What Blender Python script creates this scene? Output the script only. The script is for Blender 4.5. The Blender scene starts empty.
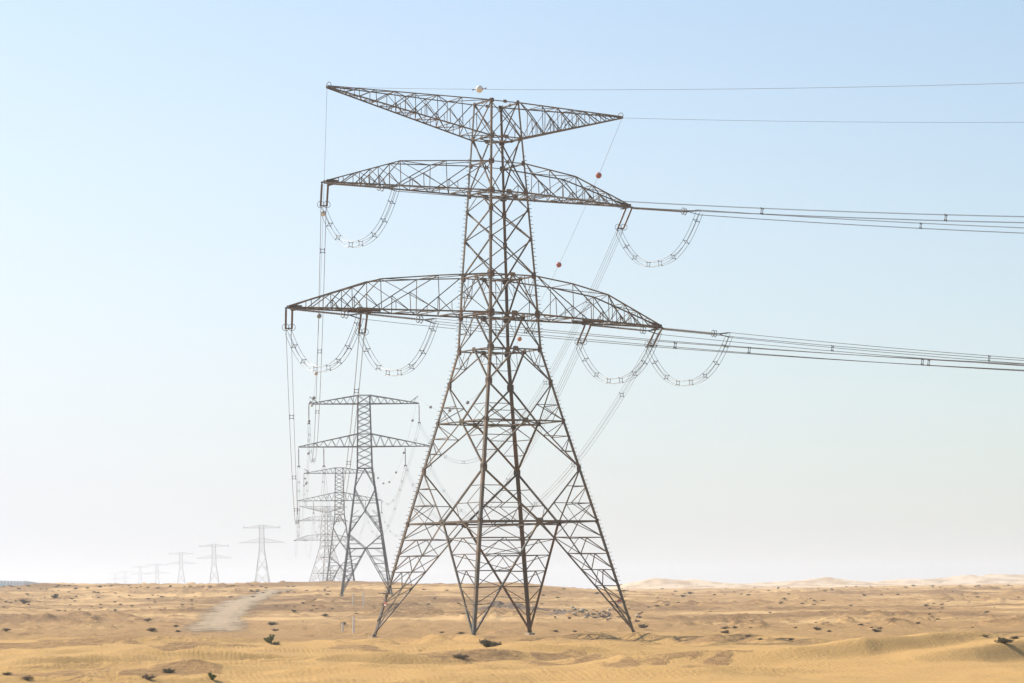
import bpy, bmesh, math, random
import numpy as np
from mathutils import Vector, Matrix

random.seed(7)
rng = np.random.default_rng(11)
scene = bpy.context.scene
COL = scene.collection

# ------------------------------------------------------------------ camera
F_PX = 2650.0                      # focal length in pixels of a 1024 px wide frame
CAM_Z = 4.98
ROLL = 0.0125
Y0 = 585.8                         # row of the eye level at the picture centre
cam_d = bpy.data.cameras.new("camera")
cam = bpy.data.objects.new("camera", cam_d)
COL.objects.link(cam)
cam_d.sensor_width = 36.0
cam_d.lens = 36.0 * F_PX / 1024.0
cam_d.shift_y = (Y0 - 341.5) / 1024.0
cam_d.clip_start = 0.5
cam_d.clip_end = 40000.0
cam.location = (0, 0, CAM_Z)
cam.rotation_euler = (Matrix.Rotation(math.radians(90), 3, 'X') @ Matrix.Rotation(-ROLL, 3, 'Z')).to_euler()
# keep the rolled frame centred on the same point
_c, _s = math.cos(ROLL), math.sin(ROLL)
cam_d.shift_x = -_s * (Y0 - 341.5) / 1024.0
cam_d.shift_y = _c * (Y0 - 341.5) / 1024.0
scene.camera = cam

# ------------------------------------------------------------------ light
SUN_DIR = Vector((-0.76, 0.46, 0.70)).normalized()       # towards the sun
elev = math.asin(SUN_DIR.z)
azim = math.atan2(SUN_DIR.x, SUN_DIR.y)
world = bpy.data.worlds.new("World")
scene.world = world
world.use_nodes = True
wn = world.node_tree
wn.nodes.clear()
sky = wn.nodes.new("ShaderNodeTexSky")
sky.sky_type = 'NISHITA'
sky.sun_disc = False
sky.sun_elevation = elev
sky.sun_rotation = azim
sky.altitude = 50
sky.air_density = 1.0
sky.dust_density = 0.7
sky.ozone_density = 1.0
bg = wn.nodes.new("ShaderNodeBackground")
bg.inputs[1].default_value = 0.107
wo = wn.nodes.new("ShaderNodeOutputWorld")
# dusty lower air: the sky pales towards the horizon, more so on the sun's side
wtc = wn.nodes.new("ShaderNodeTexCoord")
wsx = wn.nodes.new("ShaderNodeSeparateXYZ"); wn.links.new(wtc.outputs["Generated"], wsx.inputs[0])
def wmath(op, a, b=None, c=None, clamp=False):
    n_ = wn.nodes.new("ShaderNodeMath"); n_.operation = op; n_.use_clamp = clamp
    for i, x in enumerate((a, b, c)):
        if x is None: continue
        if isinstance(x, (int, float)): n_.inputs[i].default_value = x
        else: wn.links.new(x, n_.inputs[i])
    return n_.outputs[0]
wfac = wmath('MULTIPLY', wmath('POWER', wmath('MULTIPLY_ADD', wmath('ABSOLUTE', wsx.outputs[2]), -2.5, 1.0, True), 1.15), .95)
wdot = wn.nodes.new("ShaderNodeVectorMath"); wdot.operation = 'DOT_PRODUCT'
wn.links.new(wtc.outputs["Generated"], wdot.inputs[0])
wdot.inputs[1].default_value = Vector((SUN_DIR.x, SUN_DIR.y, 0)).normalized()
wfac = wmath('MULTIPLY', wfac, wmath('MULTIPLY_ADD', wdot.outputs["Value"], 1.0, .36), None, True)
wgain = wmath('MULTIPLY_ADD', wdot.outputs["Value"], .72, .575)
wpale = wn.nodes.new("ShaderNodeVectorMath"); wpale.operation = 'SCALE'
wpale.inputs[0].default_value = (4.66, 4.75, 5.12)
wn.links.new(wgain, wpale.inputs["Scale"])
wmix = wn.nodes.new("ShaderNodeMix"); wmix.data_type = 'RGBA'
wn.links.new(wfac, wmix.inputs[0]); wtint = wn.nodes.new("ShaderNodeVectorMath"); wtint.operation = 'MULTIPLY'; wtint.inputs[1].default_value = (.92, 1.0, 1.0)
wn.links.new(sky.outputs[0], wtint.inputs[0]); wn.links.new(wtint.outputs[0], wmix.inputs[6]); wn.links.new(wpale.outputs[0], wmix.inputs[7])
wn.links.new(wmix.outputs[2], bg.inputs[0])
wn.links.new(bg.outputs[0], wo.inputs[0])

sun_d = bpy.data.lights.new("sun", 'SUN')
sun_d.energy = 4.4
sun_d.angle = math.radians(0.53)
sun_d.color = (1.0, 0.96, 0.90)
sun = bpy.data.objects.new("sun", sun_d)
COL.objects.link(sun)
sun.rotation_euler = SUN_DIR.to_track_quat('Z', 'Y').to_euler()
sun.location = (-200, 100, 200)

vs = scene.view_settings
vs.view_transform = 'Standard'
vs.look = 'None'
vs.gamma = 1.0
vs.exposure = 0.68
vs.use_curve_mapping = False
HAZE_DENSITY = 0.000195

cy = scene.cycles
cy.use_denoising = True
cy.max_bounces = 6
cy.diffuse_bounces = 2
cy.glossy_bounces = 2
cy.volume_bounces = 2
cy.transparent_max_bounces = 8
cy.caustics_reflective = False
cy.caustics_refractive = False

# ------------------------------------------------------------------ helpers
def link(name, data, parent=None, loc=None):
    o = bpy.data.objects.new(name, data)
    COL.objects.link(o)
    if loc is not None:
        o.location = loc
    if parent is not None:
        o.parent = parent
    return o

def tag(o, label=None, cat=None, group=None, kind=None):
    if label: o["label"] = label
    if cat: o["category"] = cat
    if group: o["group"] = group
    if kind: o["kind"] = kind
    return o

def thing(name, label, cat, loc=(0, 0, 0), rotz=0.0, group=None):
    o = link(name, None, None, loc)
    o.rotation_euler = (0, 0, rotz)
    o.empty_display_size = 0.5
    return tag(o, label, cat, group)

def copy_tree(o, parent=None):
    c = o.copy()
    COL.objects.link(c)
    if parent is not None:
        c.parent = parent
    for ch in list(o.children):
        copy_tree(ch, c)
    return c

V = lambda *a: Vector(a)

class MB:
    """collects simple solids and links them as one mesh"""
    def __init__(self):
        self.v, self.f, self.m = [], [], []
    def solid(self, verts, faces, mi=0):
        b = len(self.v)
        self.v += [tuple(x) for x in verts]
        self.f += [tuple(b + i for i in q) for q in faces]
        self.m += [mi] * len(faces)
    def hexa(self, p, q, a0, a1, b0, b1, mi=0):
        vs_ = [p + a0 + b0, p + a1 + b0, p + a1 + b1, p + a0 + b1,
               q + a0 + b0, q + a1 + b0, q + a1 + b1, q + a0 + b1]
        self.solid(vs_, [(3, 2, 1, 0), (4, 5, 6, 7), (0, 1, 5, 4), (1, 2, 6, 5), (2, 3, 7, 6), (3, 0, 4, 7)], mi)
    def bar(self, p, q, w, n=None, mi=0, w2=None):
        d = (q - p)
        if d.length < 1e-6: return
        d.normalize()
        n = n if n is not None else V(0, 0, 1)
        a = d.cross(n)
        if a.length < 1e-3: a = d.cross(V(1, 0.2, 0))
        a.normalize()
        b = a.cross(d)
        w2 = w2 or w
        self.hexa(p, q, a * (-w / 2), a * (w / 2), b * (-w2 / 2), b * (w2 / 2), mi)
    def angle(self, p, q, s, n, flip=1, t=None, mi=0):
        """an L section: one flange in the plane whose inward normal is n, the other pointing inward"""
        d = (q - p)
        if d.length < 1e-6: return
        d.normalize()
        a = d.cross(n).normalized() * flip
        b = a.cross(d).normalized()
        if b.dot(n) < 0: b = -b
        t = t or max(.014, s * .12)
        z = V(0, 0, 0)
        self.hexa(p, q, a * (-s / 2), a * (s / 2), z, b * t, mi)
        self.hexa(p, q, a * (-s / 2), a * (-s / 2 + t), b * t, b * s, mi)
    def corner(self, p, q, s, a, b, t=.03, mi=0):
        z = V(0, 0, 0)
        self.hexa(p, q, z, a * s, z, b * t, mi)
        self.hexa(p, q, z, a * t, b * t, b * s, mi)
    def box(self, c, sx, sy, sz, mi=0):
        self.hexa(c - V(0, 0, sz / 2), c + V(0, 0, sz / 2), V(-sx / 2, 0, 0), V(sx / 2, 0, 0), V(0, -sy / 2, 0), V(0, sy / 2, 0), mi)
    def plate(self, c, u, v, n, su, sv, t, cut=.3, mi=0):
        """flat octagonal plate centred on c in the plane u, v"""
        pts = []
        for x, y in ((-1, -1 + cut), (-1 + cut, -1), (1 - cut, -1), (1, -1 + cut), (1, 1 - cut), (1 - cut, 1), (-1 + cut, 1), (-1, 1 - cut)):
            pts.append(c + u * (x * su / 2) + v * (y * sv / 2))
        top = [p + n * (t / 2) for p in pts]
        bot = [p - n * (t / 2) for p in pts]
        k = 8
        self.solid(bot + top, [tuple(range(k - 1, -1, -1)), tuple(range(k, 2 * k))] +
                   [(i, (i + 1) % k, k + (i + 1) % k, k + i) for i in range(k)], mi)
    def tube(self, pts, r, sides=5, mi=0, closed=False):
        n = len(pts)
        b0 = len(self.v)
        for i, p in enumerate(pts):
            if closed:
                d = pts[(i + 1) % n] - pts[i - 1]
            else:
                d = pts[min(i + 1, n - 1)] - pts[max(i - 1, 0)]
            d.normalize()
            a = d.cross(V(0, 0, 1))
            if a.length < 1e-3: a = V(1, 0, 0)
            a.normalize()
            b = a.cross(d)
            rr = r[i] if isinstance(r, (list, tuple)) else r
            for k in range(sides):
                t = 2 * math.pi * k / sides
                self.v.append(tuple(p + a * (rr * math.cos(t)) + b * (rr * math.sin(t))))
        rows = n if closed else n - 1
        for i in range(rows):
            j = (i + 1) % n
            for k in range(sides):
                k2 = (k + 1) % sides
                self.f.append((b0 + i * sides + k, b0 + i * sides + k2, b0 + j * sides + k2, b0 + j * sides + k))
                self.m.append(mi)
        if not closed:
            self.f.append(tuple(b0 + k for k in range(sides - 1, -1, -1))); self.m.append(mi)
            self.f.append(tuple(b0 + (n - 1) * sides + k for k in range(sides))); self.m.append(mi)
    def ball(self, c, r, seg=14, rings=9, mi=0, scale=(1, 1, 1)):
        b0 = len(self.v)
        for i in range(rings + 1):
            th = math.pi * i / rings
            for k in range(seg):
                ph = 2 * math.pi * k / seg
                self.v.append((c.x + r * scale[0] * math.sin(th) * math.cos(ph), c.y + r * scale[1] * math.sin(th) * math.sin(ph), c.z + r * scale[2] * math.cos(th)))
        for i in range(rings):
            for k in range(seg):
                k2 = (k + 1) % seg
                self.f.append((b0 + i * seg + k, b0 + (i + 1) * seg + k, b0 + (i + 1) * seg + k2, b0 + i * seg + k2)); self.m.append(mi)
    def build(self, name, mats, parent=None, loc=None, smooth=False):
        me = bpy.data.meshes.new(name)
        me.from_pydata(self.v, [], self.f)
        if not isinstance(mats, (list, tuple)): mats = [mats]
        for m in mats: me.materials.append(m)
        if len(mats) > 1: me.polygons.foreach_set("material_index", self.m)
        if smooth: me.polygons.foreach_set("use_smooth", [True] * len(self.f))
        me.update()
        return link(name, me, parent, loc)

# ------------------------------------------------------------------ materials
def mat(name):
    m = bpy.data.materials.new(name)
    m.use_nodes = True
    nt = m.node_tree
    return m, nt, nt.nodes["Principled BSDF"]

def steel(name, c1, c2, scale=.6, rough=.6, metal=.25, lo=.42, hi=.62):
    m, nt, b = mat(name)
    tc = nt.nodes.new("ShaderNodeTexCoord")
    nz = nt.nodes.new("ShaderNodeTexNoise"); nz.inputs["Scale"].default_value = scale; nz.inputs["Detail"].default_value = 6
    nt.links.new(tc.outputs["Object"], nz.inputs["Vector"])
    cr = nt.nodes.new("ShaderNodeValToRGB")
    cr.color_ramp.elements[0].position = lo; cr.color_ramp.elements[0].color = (*c1, 1)
    cr.color_ramp.elements[1].position = hi; cr.color_ramp.elements[1].color = (*c2, 1)
    nt.links.new(nz.outputs[0], cr.inputs[0])
    nt.links.new(cr.outputs[0], b.inputs["Base Color"])
    b.inputs["Roughness"].default_value = rough
    b.inputs["Metallic"].default_value = metal
    return m

M_steel = steel("weathered_steel", (.100, .084, .062), (.165, .102, .052), metal=0, rough=.75)
M_main = steel("weathered_main_steel", (.105, .088, .063), (.175, .104, .048), scale=.35, metal=0, rough=.75)
M_rust = steel("rusted_plate", (.075, .045, .026), (.13, .072, .034), scale=2.0, metal=.1, rough=.8)
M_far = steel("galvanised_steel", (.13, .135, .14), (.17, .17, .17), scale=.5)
M_haze_pale = steel("haze_paled_steel", (.30, .31, .32), (.38, .38, .38), scale=.5)  # haze put into the colour: lighter steel so the farthest pylons look fainter
M_wire = steel("aluminium_wire", (.13, .13, .13), (.18, .18, .18), rough=.5, metal=.3)
M_fit = steel("line_fittings", (.09, .085, .08), (.13, .12, .11), rough=.5, metal=.4)
M_disc = steel("insulator_glaze", (.085, .06, .045), (.13, .085, .06), scale=3, rough=.3, metal=0)
M_white = steel("painted_white", (.62, .58, .52), (.75, .72, .68), rough=.6, metal=0)
M_red = steel("painted_red", (.36, .065, .04), (.42, .10, .06), rough=.6, metal=0)
M_orange = steel("painted_orange", (.50, .17, .06), (.56, .24, .10), rough=.6, metal=0)
M_grey = steel("painted_grey", (.20, .20, .20), (.28, .28, .28), rough=.6, metal=0)
M_post = steel("limewashed_post", (.70, .66, .58), (.78, .75, .68), rough=.8, metal=0)
M_fence = steel("fence_sheet", (.72, .84, .92), (.76, .87, .94), scale=.05, rough=.7, metal=0)
M_twig = steel("dry_twig", (.09, .06, .035), (.16, .11, .065), scale=8, rough=.9, metal=0)

def leaf_mat(name, c1, c2):
    m, nt, b = mat(name)
    tc = nt.nodes.new("ShaderNodeTexCoord")
    nz = nt.nodes.new("ShaderNodeTexNoise"); nz.inputs["Scale"].default_value = 4; nz.inputs["Detail"].default_value = 4
    nt.links.new(tc.outputs["Object"], nz.inputs["Vector"])
    cr = nt.nodes.new("ShaderNodeValToRGB")
    cr.color_ramp.elements[0].position = .35; cr.color_ramp.elements[0].color = (*c1, 1)
    cr.color_ramp.elements[1].position = .65; cr.color_ramp.elements[1].color = (*c2, 1)
    nt.links.new(nz.outputs[0], cr.inputs[0])
    nt.links.new(cr.outputs[0], b.inputs["Base Color"])
    b.inputs["Roughness"].default_value = .8
    return m
M_leaf_green = leaf_mat("green_leaves", (.09, .12, .018), (.20, .22, .04))
M_leaf_dark = leaf_mat("dark_olive_leaves", (.085, .07, .026), (.16, .125, .05))
M_leaf_dry = leaf_mat("dry_brown_leaves", (.12, .085, .045), (.20, .145, .08))

def rock_mat(name, c1, c2):
    m = steel(name, c1, c2, scale=2.5, rough=.95, metal=0, lo=.35, hi=.65)
    return m
M_rock_dark = rock_mat("dark_rock", (.15, .095, .055), (.28, .185, .11))
M_rock_pale = rock_mat("pale_rock", (.40, .31, .20), (.52, .41, .27))
M_berm = rock_mat("dark_soil", (.09, .055, .028), (.19, .12, .065))

# ------------------------------------------------------------------ ground shape
def _hash(ix, iy, s):
    h = (ix.astype(np.int64) * 374761393 + iy.astype(np.int64) * 668265263 + s * 974634777) & 0xffffffff
    h = ((h ^ (h >> 13)) * 1274126177) & 0xffffffff
    h = (h ^ (h >> 16)) & 0xffffffff
    return h / 4294967295.0

def vnoise(x, y, s=0):
    ix, iy = np.floor(x), np.floor(y)
    fx, fy = x - ix, y - iy
    fx = fx * fx * fx * (fx * (fx * 6 - 15) + 10); fy = fy * fy * fy * (fy * (fy * 6 - 15) + 10)
    a = _hash(ix, iy, s); b = _hash(ix + 1, iy, s); c = _hash(ix, iy + 1, s); d = _hash(ix + 1, iy + 1, s)
    return (a + (b - a) * fx) * (1 - fy) + (c + (d - c) * fx) * fy - .5

def fbm(x, y, s=0, o=4):
    r = 0; a = 1.0
    for k in range(o):
        r = r + a * vnoise(x * 2 ** k + 17.3 * k, y * 2 ** k - 9.1 * k, s + k)
        a *= .5
    return r

KD = np.array([0, 15, 60, 100, 150, 200, 265, 330, 450, 625, 800, 1000, 1400, 1800, 2300, 3000, 4500, 9500], float)
KL = np.array([-1.7, -1.8, -3.9, -5.4, -6.1, -5.9, -5.3, -5.0, -4.2, -1.4, 2.0, -.5, -3., -4., -8., -11., -15., -25.])
KM = np.array([-1.7, -1.8, -3.9, -5.4, -6.1, -5.75, -5.0, -4.9, -4.3, -1.7, 1.3, -1.5, -3.2, -4., -8., -11., -15., -25.])
KR = np.array([-1.7, -1.8, -3.9, -5.2, -5.7, -5.6, -5.2, -5.2, -4.9, -4.3, -3.7, -3.4, -3.6, -3.8, -4., -4.2, -5., -9.])

def smooth(t):
    t = np.clip(t, 0, 1)
    return t * t * (3 - 2 * t)

RIDGES = []   # (crest points in x, y), height, width on the near side, width on the far side
def ridge(X, Y, pts, hgt, wn_, wf):
    """height field of a dune with a crest that runs along pts (increasing x); near side is towards the camera"""
    px = np.array([p[0] for p in pts]); py = np.array([p[1] for p in pts])
    hh = np.array([p[2] if len(p) > 2 else 1.0 for p in pts])
    yc = np.interp(X, px, py)
    hv = np.interp(X, px, hh) * hgt
    L = px[0] - 8; R = px[-1] + 8
    hv = hv * smooth((X - L) / 12) * smooth((R - X) / 12)
    d = Y - yc
    t = np.where(d < 0, 1 + d / wn_, 1 - d / wf)
    t = np.clip(t, 0, 1)
    prof = np.where(d < 0, t * t * (2.2 - 1.2 * t), t * t * (3 - 2 * t))
    return hv * prof

def column(X, Y):
    """image column of a ground point, folded to something sensible behind the camera"""
    a = np.clip(np.arctan2(X, Y), -1.2, 1.2)
    return 512 + F_PX * np.tan(a)

def zg(X, Y):
    X = np.asarray(X, float); Y = np.asarray(Y, float)
    r = np.hypot(X, Y)
    xi = column(X, Y)
    rr = np.where(Y > 0, np.maximum(Y, r * .5), r)
    l, m, g = np.interp(rr, KD, KL), np.interp(rr, KD, KM), np.interp(rr, KD, KR)
    w1 = smooth((xi - 60) / 360); w2 = smooth((xi - 420) / 300)
    z = l * (1 - w1) + m * w1
    z = z * (1 - w2) + g * w2
    # the skyline rises and falls a little
    far = smooth((rr - 450) / 300)
    z = z + far * (fbm(X / 120, Y / 300, 3, 3) * 1.8 + fbm(X / 22, Y / 60, 31, 3) * .5)
    ontrack = np.exp(-((X - np.interp(Y, [290, 410, 560, 640, 730], [-33, -45, -56, -59, -60])) / 7.5) ** 4) * smooth((Y - 280) / 10)
    # undulating sand, calm round the tower feet
    calm = 1 - .95 * np.exp(-(((X + 1.3) / 20) ** 2 + ((Y - 263) / 16) ** 2) ** 2)
    near = smooth((r - 8) / 60)
    z = z - .22 * np.exp(-(((X + 1.3) / 20) ** 2 + ((Y - 250) / 10) ** 2))
    rd_ = 1 - np.abs(2 * fbm(X / 17 + Y / 90, Y / 13 - X / 60, 15, 3))
    z = z + smooth((Y - 110) / 30) * (1 - smooth((Y - 255) / 20)) * calm * np.clip(rd_, 0, 1) ** 2 * .7 * (1 - .8 * smooth((X - 12) / 10)) * (1 - .5 * smooth((Y - 215) / 15))
    z = z + near * calm * (fbm(X / 26, Y / 40, 5, 4) * .75 + fbm(X / 5, Y / 8, 9, 3) * .14 + fbm(X / 1.8, Y / 3.2, 12, 3) * .24 * smooth((Y - 262) / 20) * (1 - ontrack))
    # hummocks built up round scrub on the plain
    hm = np.clip(fbm(X / 3.4, Y / 5.5, 21, 3) - .2, 0, 1) * (1 - ontrack)
    z = z + hm * 1.5 * (.35 + smooth(fbm(X / 40, Y / 70, 23, 2) * 1.5 + .5)) * smooth((Y - 275) / 25) * (1 - smooth((Y - 900) / 300))
    # short transverse dunes in front of the tower
    q = X * .19 + (Y - 250) * .075 + fbm(X / 9, Y / 9, 41, 2) * .45
    saw = q - np.floor(q)
    tri = np.where(saw < .72, smooth(saw / .72), smooth((1 - saw) / .28))
    win = smooth((X + 22) / 16) * smooth((32 - X) / 12) * smooth((Y - 232) / 8) * smooth((262 - Y) / 6)
    z = z + win * tri * .85 * (.6 + vnoise(X / 6, Y / 6, 44))
    for rd in RIDGES:
        z = z + ridge(X, Y, *rd)
    # dunes far out on the right
    for (xc, dd, hgt, wl, wr, wy) in FAR_DUNES:
        cx = (xc - 512) / F_PX * dd
        dx = X - cx
        e = np.where(dx < 0, 1.5 * np.exp(-np.abs(dx / wl) ** 1.2), 1.5 * np.exp(-np.abs(dx / wr) ** 1.2))
        z = z + hgt * e * np.exp(-((Y - dd) / wy) ** 2)
    return z + CAM_Z

FAR_DUNES = [(652, 2500, 6.6, 46, 38, 160), (690, 2600, 4.0, 30, 30, 160), (822, 2700, 5.2, 45, 40, 160), (775, 2600, 2.6, 60, 50, 160),
             (968, 3000, 6.6, 60, 24, 150), (990, 3100, 5.0, 20, 70, 150), (1040, 3200, 7.0, 70, 60, 150), (910, 2900, 3.4, 60, 60, 150),
             (365, 960, 1.6, 26, 22, 80), (60, 860, .9, 12, 12, 60), (130, 900, 1.0, 16, 20, 60)]
RIDGES += [([(8, 175, 0), (17, 178, .5), (24, 183, 1.0), (30, 191, .9), (35, 199, .5), (40, 206, 0)], 1.1, 4.5, 30),
           ([(25, 174, .2), (31, 180, .8), (36, 187, 1.1), (43, 197, 1.0), (52, 207, .8)], 1.1, 4.5, 30),
           ([(-44, 196, .2), (-34, 199, .8), (-26, 205, 1.0), (-19, 211, .7), (-15, 215, .2)], .55, 5, 22),
           ([(-20, 180, .2), (-10, 184, .8), (-2, 191, 1.0), (6, 200, .7), (10, 205, .2)], .7, 5, 26),
           ([(-40, 163, .3), (-30, 165, .8), (-21, 170, 1.0), (-12, 178, .6)], .55, 5, 24),
           ([(-60, 232, .6), (-40, 228, .8), (-28, 234, .6), (-18, 236, .3)], .6, 22, 12),
           ([(-50, 252, .7), (-36, 246, .9), (-26, 250, .4)], .6, 6, 14)]

def unroll(x, y):
    dx, dy = x - 512, y - 341.5
    return 512 + _c * dx - _s * dy, 341.5 + _s * dx + _c * dy

def on_ground(x, y, dmin=120.0, dmax=3000.0):
    """where the line of sight through a picture point meets the ground"""
    x, y = unroll(x, y)
    d = np.exp(np.linspace(math.log(dmin), math.log(dmax), 2600))
    X = (x - 512) / F_PX * d
    zr = CAM_Z + (Y0 - y) / F_PX * d
    zz = zg(X, d)
    hit = np.nonzero(zz >= zr)[0]
    i = hit[0] if len(hit) else np.argmin(zr - zz)
    return Vector((X[i], d[i], zz[i]))

def gz(x, y):
    return float(zg(np.array([x]), np.array([y]))[0])

# grid: fine inside the picture, coarse all the way round
ti = np.concatenate([np.linspace(-700, -60, 60, endpoint=False), np.arange(-60, 1085, 2.6), np.linspace(1085, 1750, 60)])
ang_mid = np.arctan((ti - 512) / F_PX)
a_l, a_r = ang_mid[0], ang_mid[-1]
rest = np.linspace(a_r, a_l + 2 * math.pi, 90)[1:-1]
ANG = np.concatenate([ang_mid, rest])
RAD = np.concatenate([np.linspace(1, 100, 40, endpoint=False), np.linspace(100, 300, 330, endpoint=False),
                      np.exp(np.linspace(math.log(300), math.log(1100), 200, endpoint=False)),
                      np.exp(np.linspace(math.log(1100), math.log(9000), 90))])
AA, RR = np.meshgrid(ANG, RAD)
GX, GY = np.sin(AA) * RR, np.cos(AA) * RR
GZ = zg(GX, GY)
nr, na = GX.shape
co = np.stack([GX, GY, GZ], -1).reshape(-1, 3)
idx = np.arange(nr * na).reshape(nr, na)
i0 = idx[:-1, :]; i1 = idx[1:, :]
quads = np.stack([i0, np.roll(i0, -1, 1), np.roll(i1, -1, 1), i1], -1).reshape(-1, 4)
cen = np.array([[0, 0, gz(0, .01)]])
co = np.concatenate([co, cen])
tris = np.stack([np.full(na, nr * na), np.roll(idx[0], -1), idx[0]], -1)
me = bpy.data.meshes.new("ground")
me.vertices.add(len(co)); me.vertices.foreach_set("co", co.astype(np.float32).ravel())
nl = quads.size + tris.size
me.loops.add(nl); me.loops.foreach_set("vertex_index", np.concatenate([quads.ravel(), tris.ravel()]).astype(np.int32))
npoly = len(quads) + len(tris)
me.polygons.add(npoly)
starts = np.concatenate([np.arange(len(quads)) * 4, quads.size + np.arange(len(tris)) * 3])
me.polygons.foreach_set("loop_start", starts.astype(np.int32))
me.polygons.foreach_set("use_smooth", np.ones(npoly, bool))
me.update(calc_edges=True)
me.validate()

# what lies where: coarse gravel (1) or blown sand (0), and dark stony ground
def masks(X, Y):
    xi = column(X, Y)
    g = smooth((Y - 232) / 44) * (1 - .45 * smooth((Y - 700) / 500))
    g = g + fbm(X / 14, Y / 34, 61, 5) * .95
    band = fbm(X / 45, Y / 20, 67, 4)
    g = g - smooth((band - .05) / .22) * .8 * smooth((Y - 270) / 40)
    # patches of gravel bared between the sand waves
    def blob(x, y, rx, ry):
        e = ((X - x) / rx) ** 2 + ((Y - y) / ry) ** 2
        e = e + fbm(X / 2.2, Y / 4.5, 71, 5) * 2.2
        return smooth((1.5 - e) / 1.4)
    near = 0
    for b in BLOBS: near = np.maximum(near, blob(*b))
    g = np.clip(np.maximum(g, near), 0, 1)
    dk = smooth((fbm(X / 30, Y / 40, 77, 5) + .10) / .32) * smooth((Y - 300) / 60) * (1 - .6 * smooth((Y - 900) / 300)) * .8
    # long dark stony slope behind the tower on its left
    dk = np.maximum(dk, (.75 + fbm(X / 12, Y / 24, 83, 4)) * smooth((Y - 455) / 25) * (1 - smooth((Y - 600) / 30)) * (1 - smooth((xi - 520) / 120)) * smooth((xi - 20) / 150) * .95)
    hm_ = np.clip(fbm(X / 3.4, Y / 5.5, 21, 3) - .2, 0, 1) * smooth((Y - 275) / 25)
    dk = np.maximum(dk, smooth(hm_ * 5) * .75 * smooth(fbm(X / 40, Y / 70, 23, 2) * 1.5 + .6))
    dk = np.maximum(dk, near * .5)
    return g, np.clip(dk, 0, 1)

BLOBS = []
for (bx, by, rx, ry) in ((600, 654, 9, 7), (680, 652, 6, 5), (500, 655, 5, 6), (405, 650, 3, 5), (90, 640, 5, 8), (190, 645, 5, 6), (30, 645, 6, 8), (350, 648, 3, 4),
                         (740, 640, 6, 8), (30, 676, 5, 8), (160, 672, 3, 5)):
    p = on_ground(bx, by)
    BLOBS.append((p.x, p.y, rx, ry))
gm, dk = masks(co[:, 0], co[:, 1])
colattr = me.color_attributes.new("cover", 'FLOAT_COLOR', 'POINT')
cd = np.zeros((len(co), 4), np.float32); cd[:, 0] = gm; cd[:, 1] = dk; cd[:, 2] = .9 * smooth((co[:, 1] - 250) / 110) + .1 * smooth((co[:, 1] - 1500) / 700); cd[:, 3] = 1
colattr.data.foreach_set("color", cd.ravel())

m, nt, b = mat("desert_ground")
N = nt.nodes; Lk = nt.links
geo = N.new("ShaderNodeNewGeometry")
att = N.new("ShaderNodeAttribute"); att.attribute_name = "cover"
sep = N.new("ShaderNodeSeparateColor"); Lk.new(att.outputs["Color"], sep.inputs[0])
def noise(scale, detail=4, vec=None, rough=.55):
    n_ = N.new("ShaderNodeTexNoise"); n_.inputs["Scale"].default_value = scale; n_.inputs["Detail"].default_value = detail
    n_.inputs["Roughness"].default_value = rough
    Lk.new(vec or geo.outputs["Position"], n_.inputs["Vector"]); return n_
def math_(op, a, b_=None, clamp=False):
    n_ = N.new("ShaderNodeMath"); n_.operation = op; n_.use_clamp = clamp
    for i, x in enumerate((a, b_)):
        if x is None: continue
        if isinstance(x, (int, float)): n_.inputs[i].default_value = x
        else: Lk.new(x, n_.inputs[i])
    return n_.outputs[0]
def mixc(f, a, b_):
    n_ = N.new("ShaderNodeMix"); n_.data_type = 'RGBA'
    for s, x in ((n_.inputs[0], f), (n_.inputs[6], a), (n_.inputs[7], b_)):
        if isinstance(x, (int, float)): s.default_value = x
        elif isinstance(x, tuple): s.default_value = (*x, 1)
        else: Lk.new(x, s)
    return n_.outputs[2]
n_big = noise(.06, 5); n_mid = noise(.5, 6); n_fine = noise(3.0, 6, rough=.7); n_grit = noise(1.1, 5, rough=.75)
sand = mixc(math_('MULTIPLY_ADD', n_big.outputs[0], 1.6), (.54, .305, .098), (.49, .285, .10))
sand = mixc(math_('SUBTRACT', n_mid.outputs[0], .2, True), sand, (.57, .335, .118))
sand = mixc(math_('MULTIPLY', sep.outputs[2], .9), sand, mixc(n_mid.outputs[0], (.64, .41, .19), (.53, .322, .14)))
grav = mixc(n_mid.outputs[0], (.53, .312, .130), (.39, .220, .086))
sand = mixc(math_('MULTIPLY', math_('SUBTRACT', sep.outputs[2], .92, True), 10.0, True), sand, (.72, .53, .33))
grav = mixc(math_('MULTIPLY', math_('SUBTRACT', n_fine.outputs[0], .5, True), 3.0, True), grav, (.17, .098, .045))
dark = mixc(n_fine.outputs[0], (.29, .157, .062), (.11, .060, .026))
gsh = math_('ADD', sep.outputs[0], math_('MULTIPLY', math_('SUBTRACT', n_grit.outputs[0], .5), 2.2))
gsh = math_('MULTIPLY', math_('SUBTRACT', gsh, .30), 1.7, True)
colr = mixc(gsh, sand, grav)
dsh = math_('ADD', sep.outputs[1], math_('MULTIPLY', math_('SUBTRACT', n_grit.outputs[0], .5), 2.4))
dsh = math_('MULTIPLY', math_('SUBTRACT', dsh, .35), 1.3, True)
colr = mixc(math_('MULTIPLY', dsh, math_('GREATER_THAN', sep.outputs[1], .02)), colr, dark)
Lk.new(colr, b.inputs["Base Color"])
b.inputs["Roughness"].default_value = .95
b.inputs["Specular IOR Level"].default_value = .1
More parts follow.
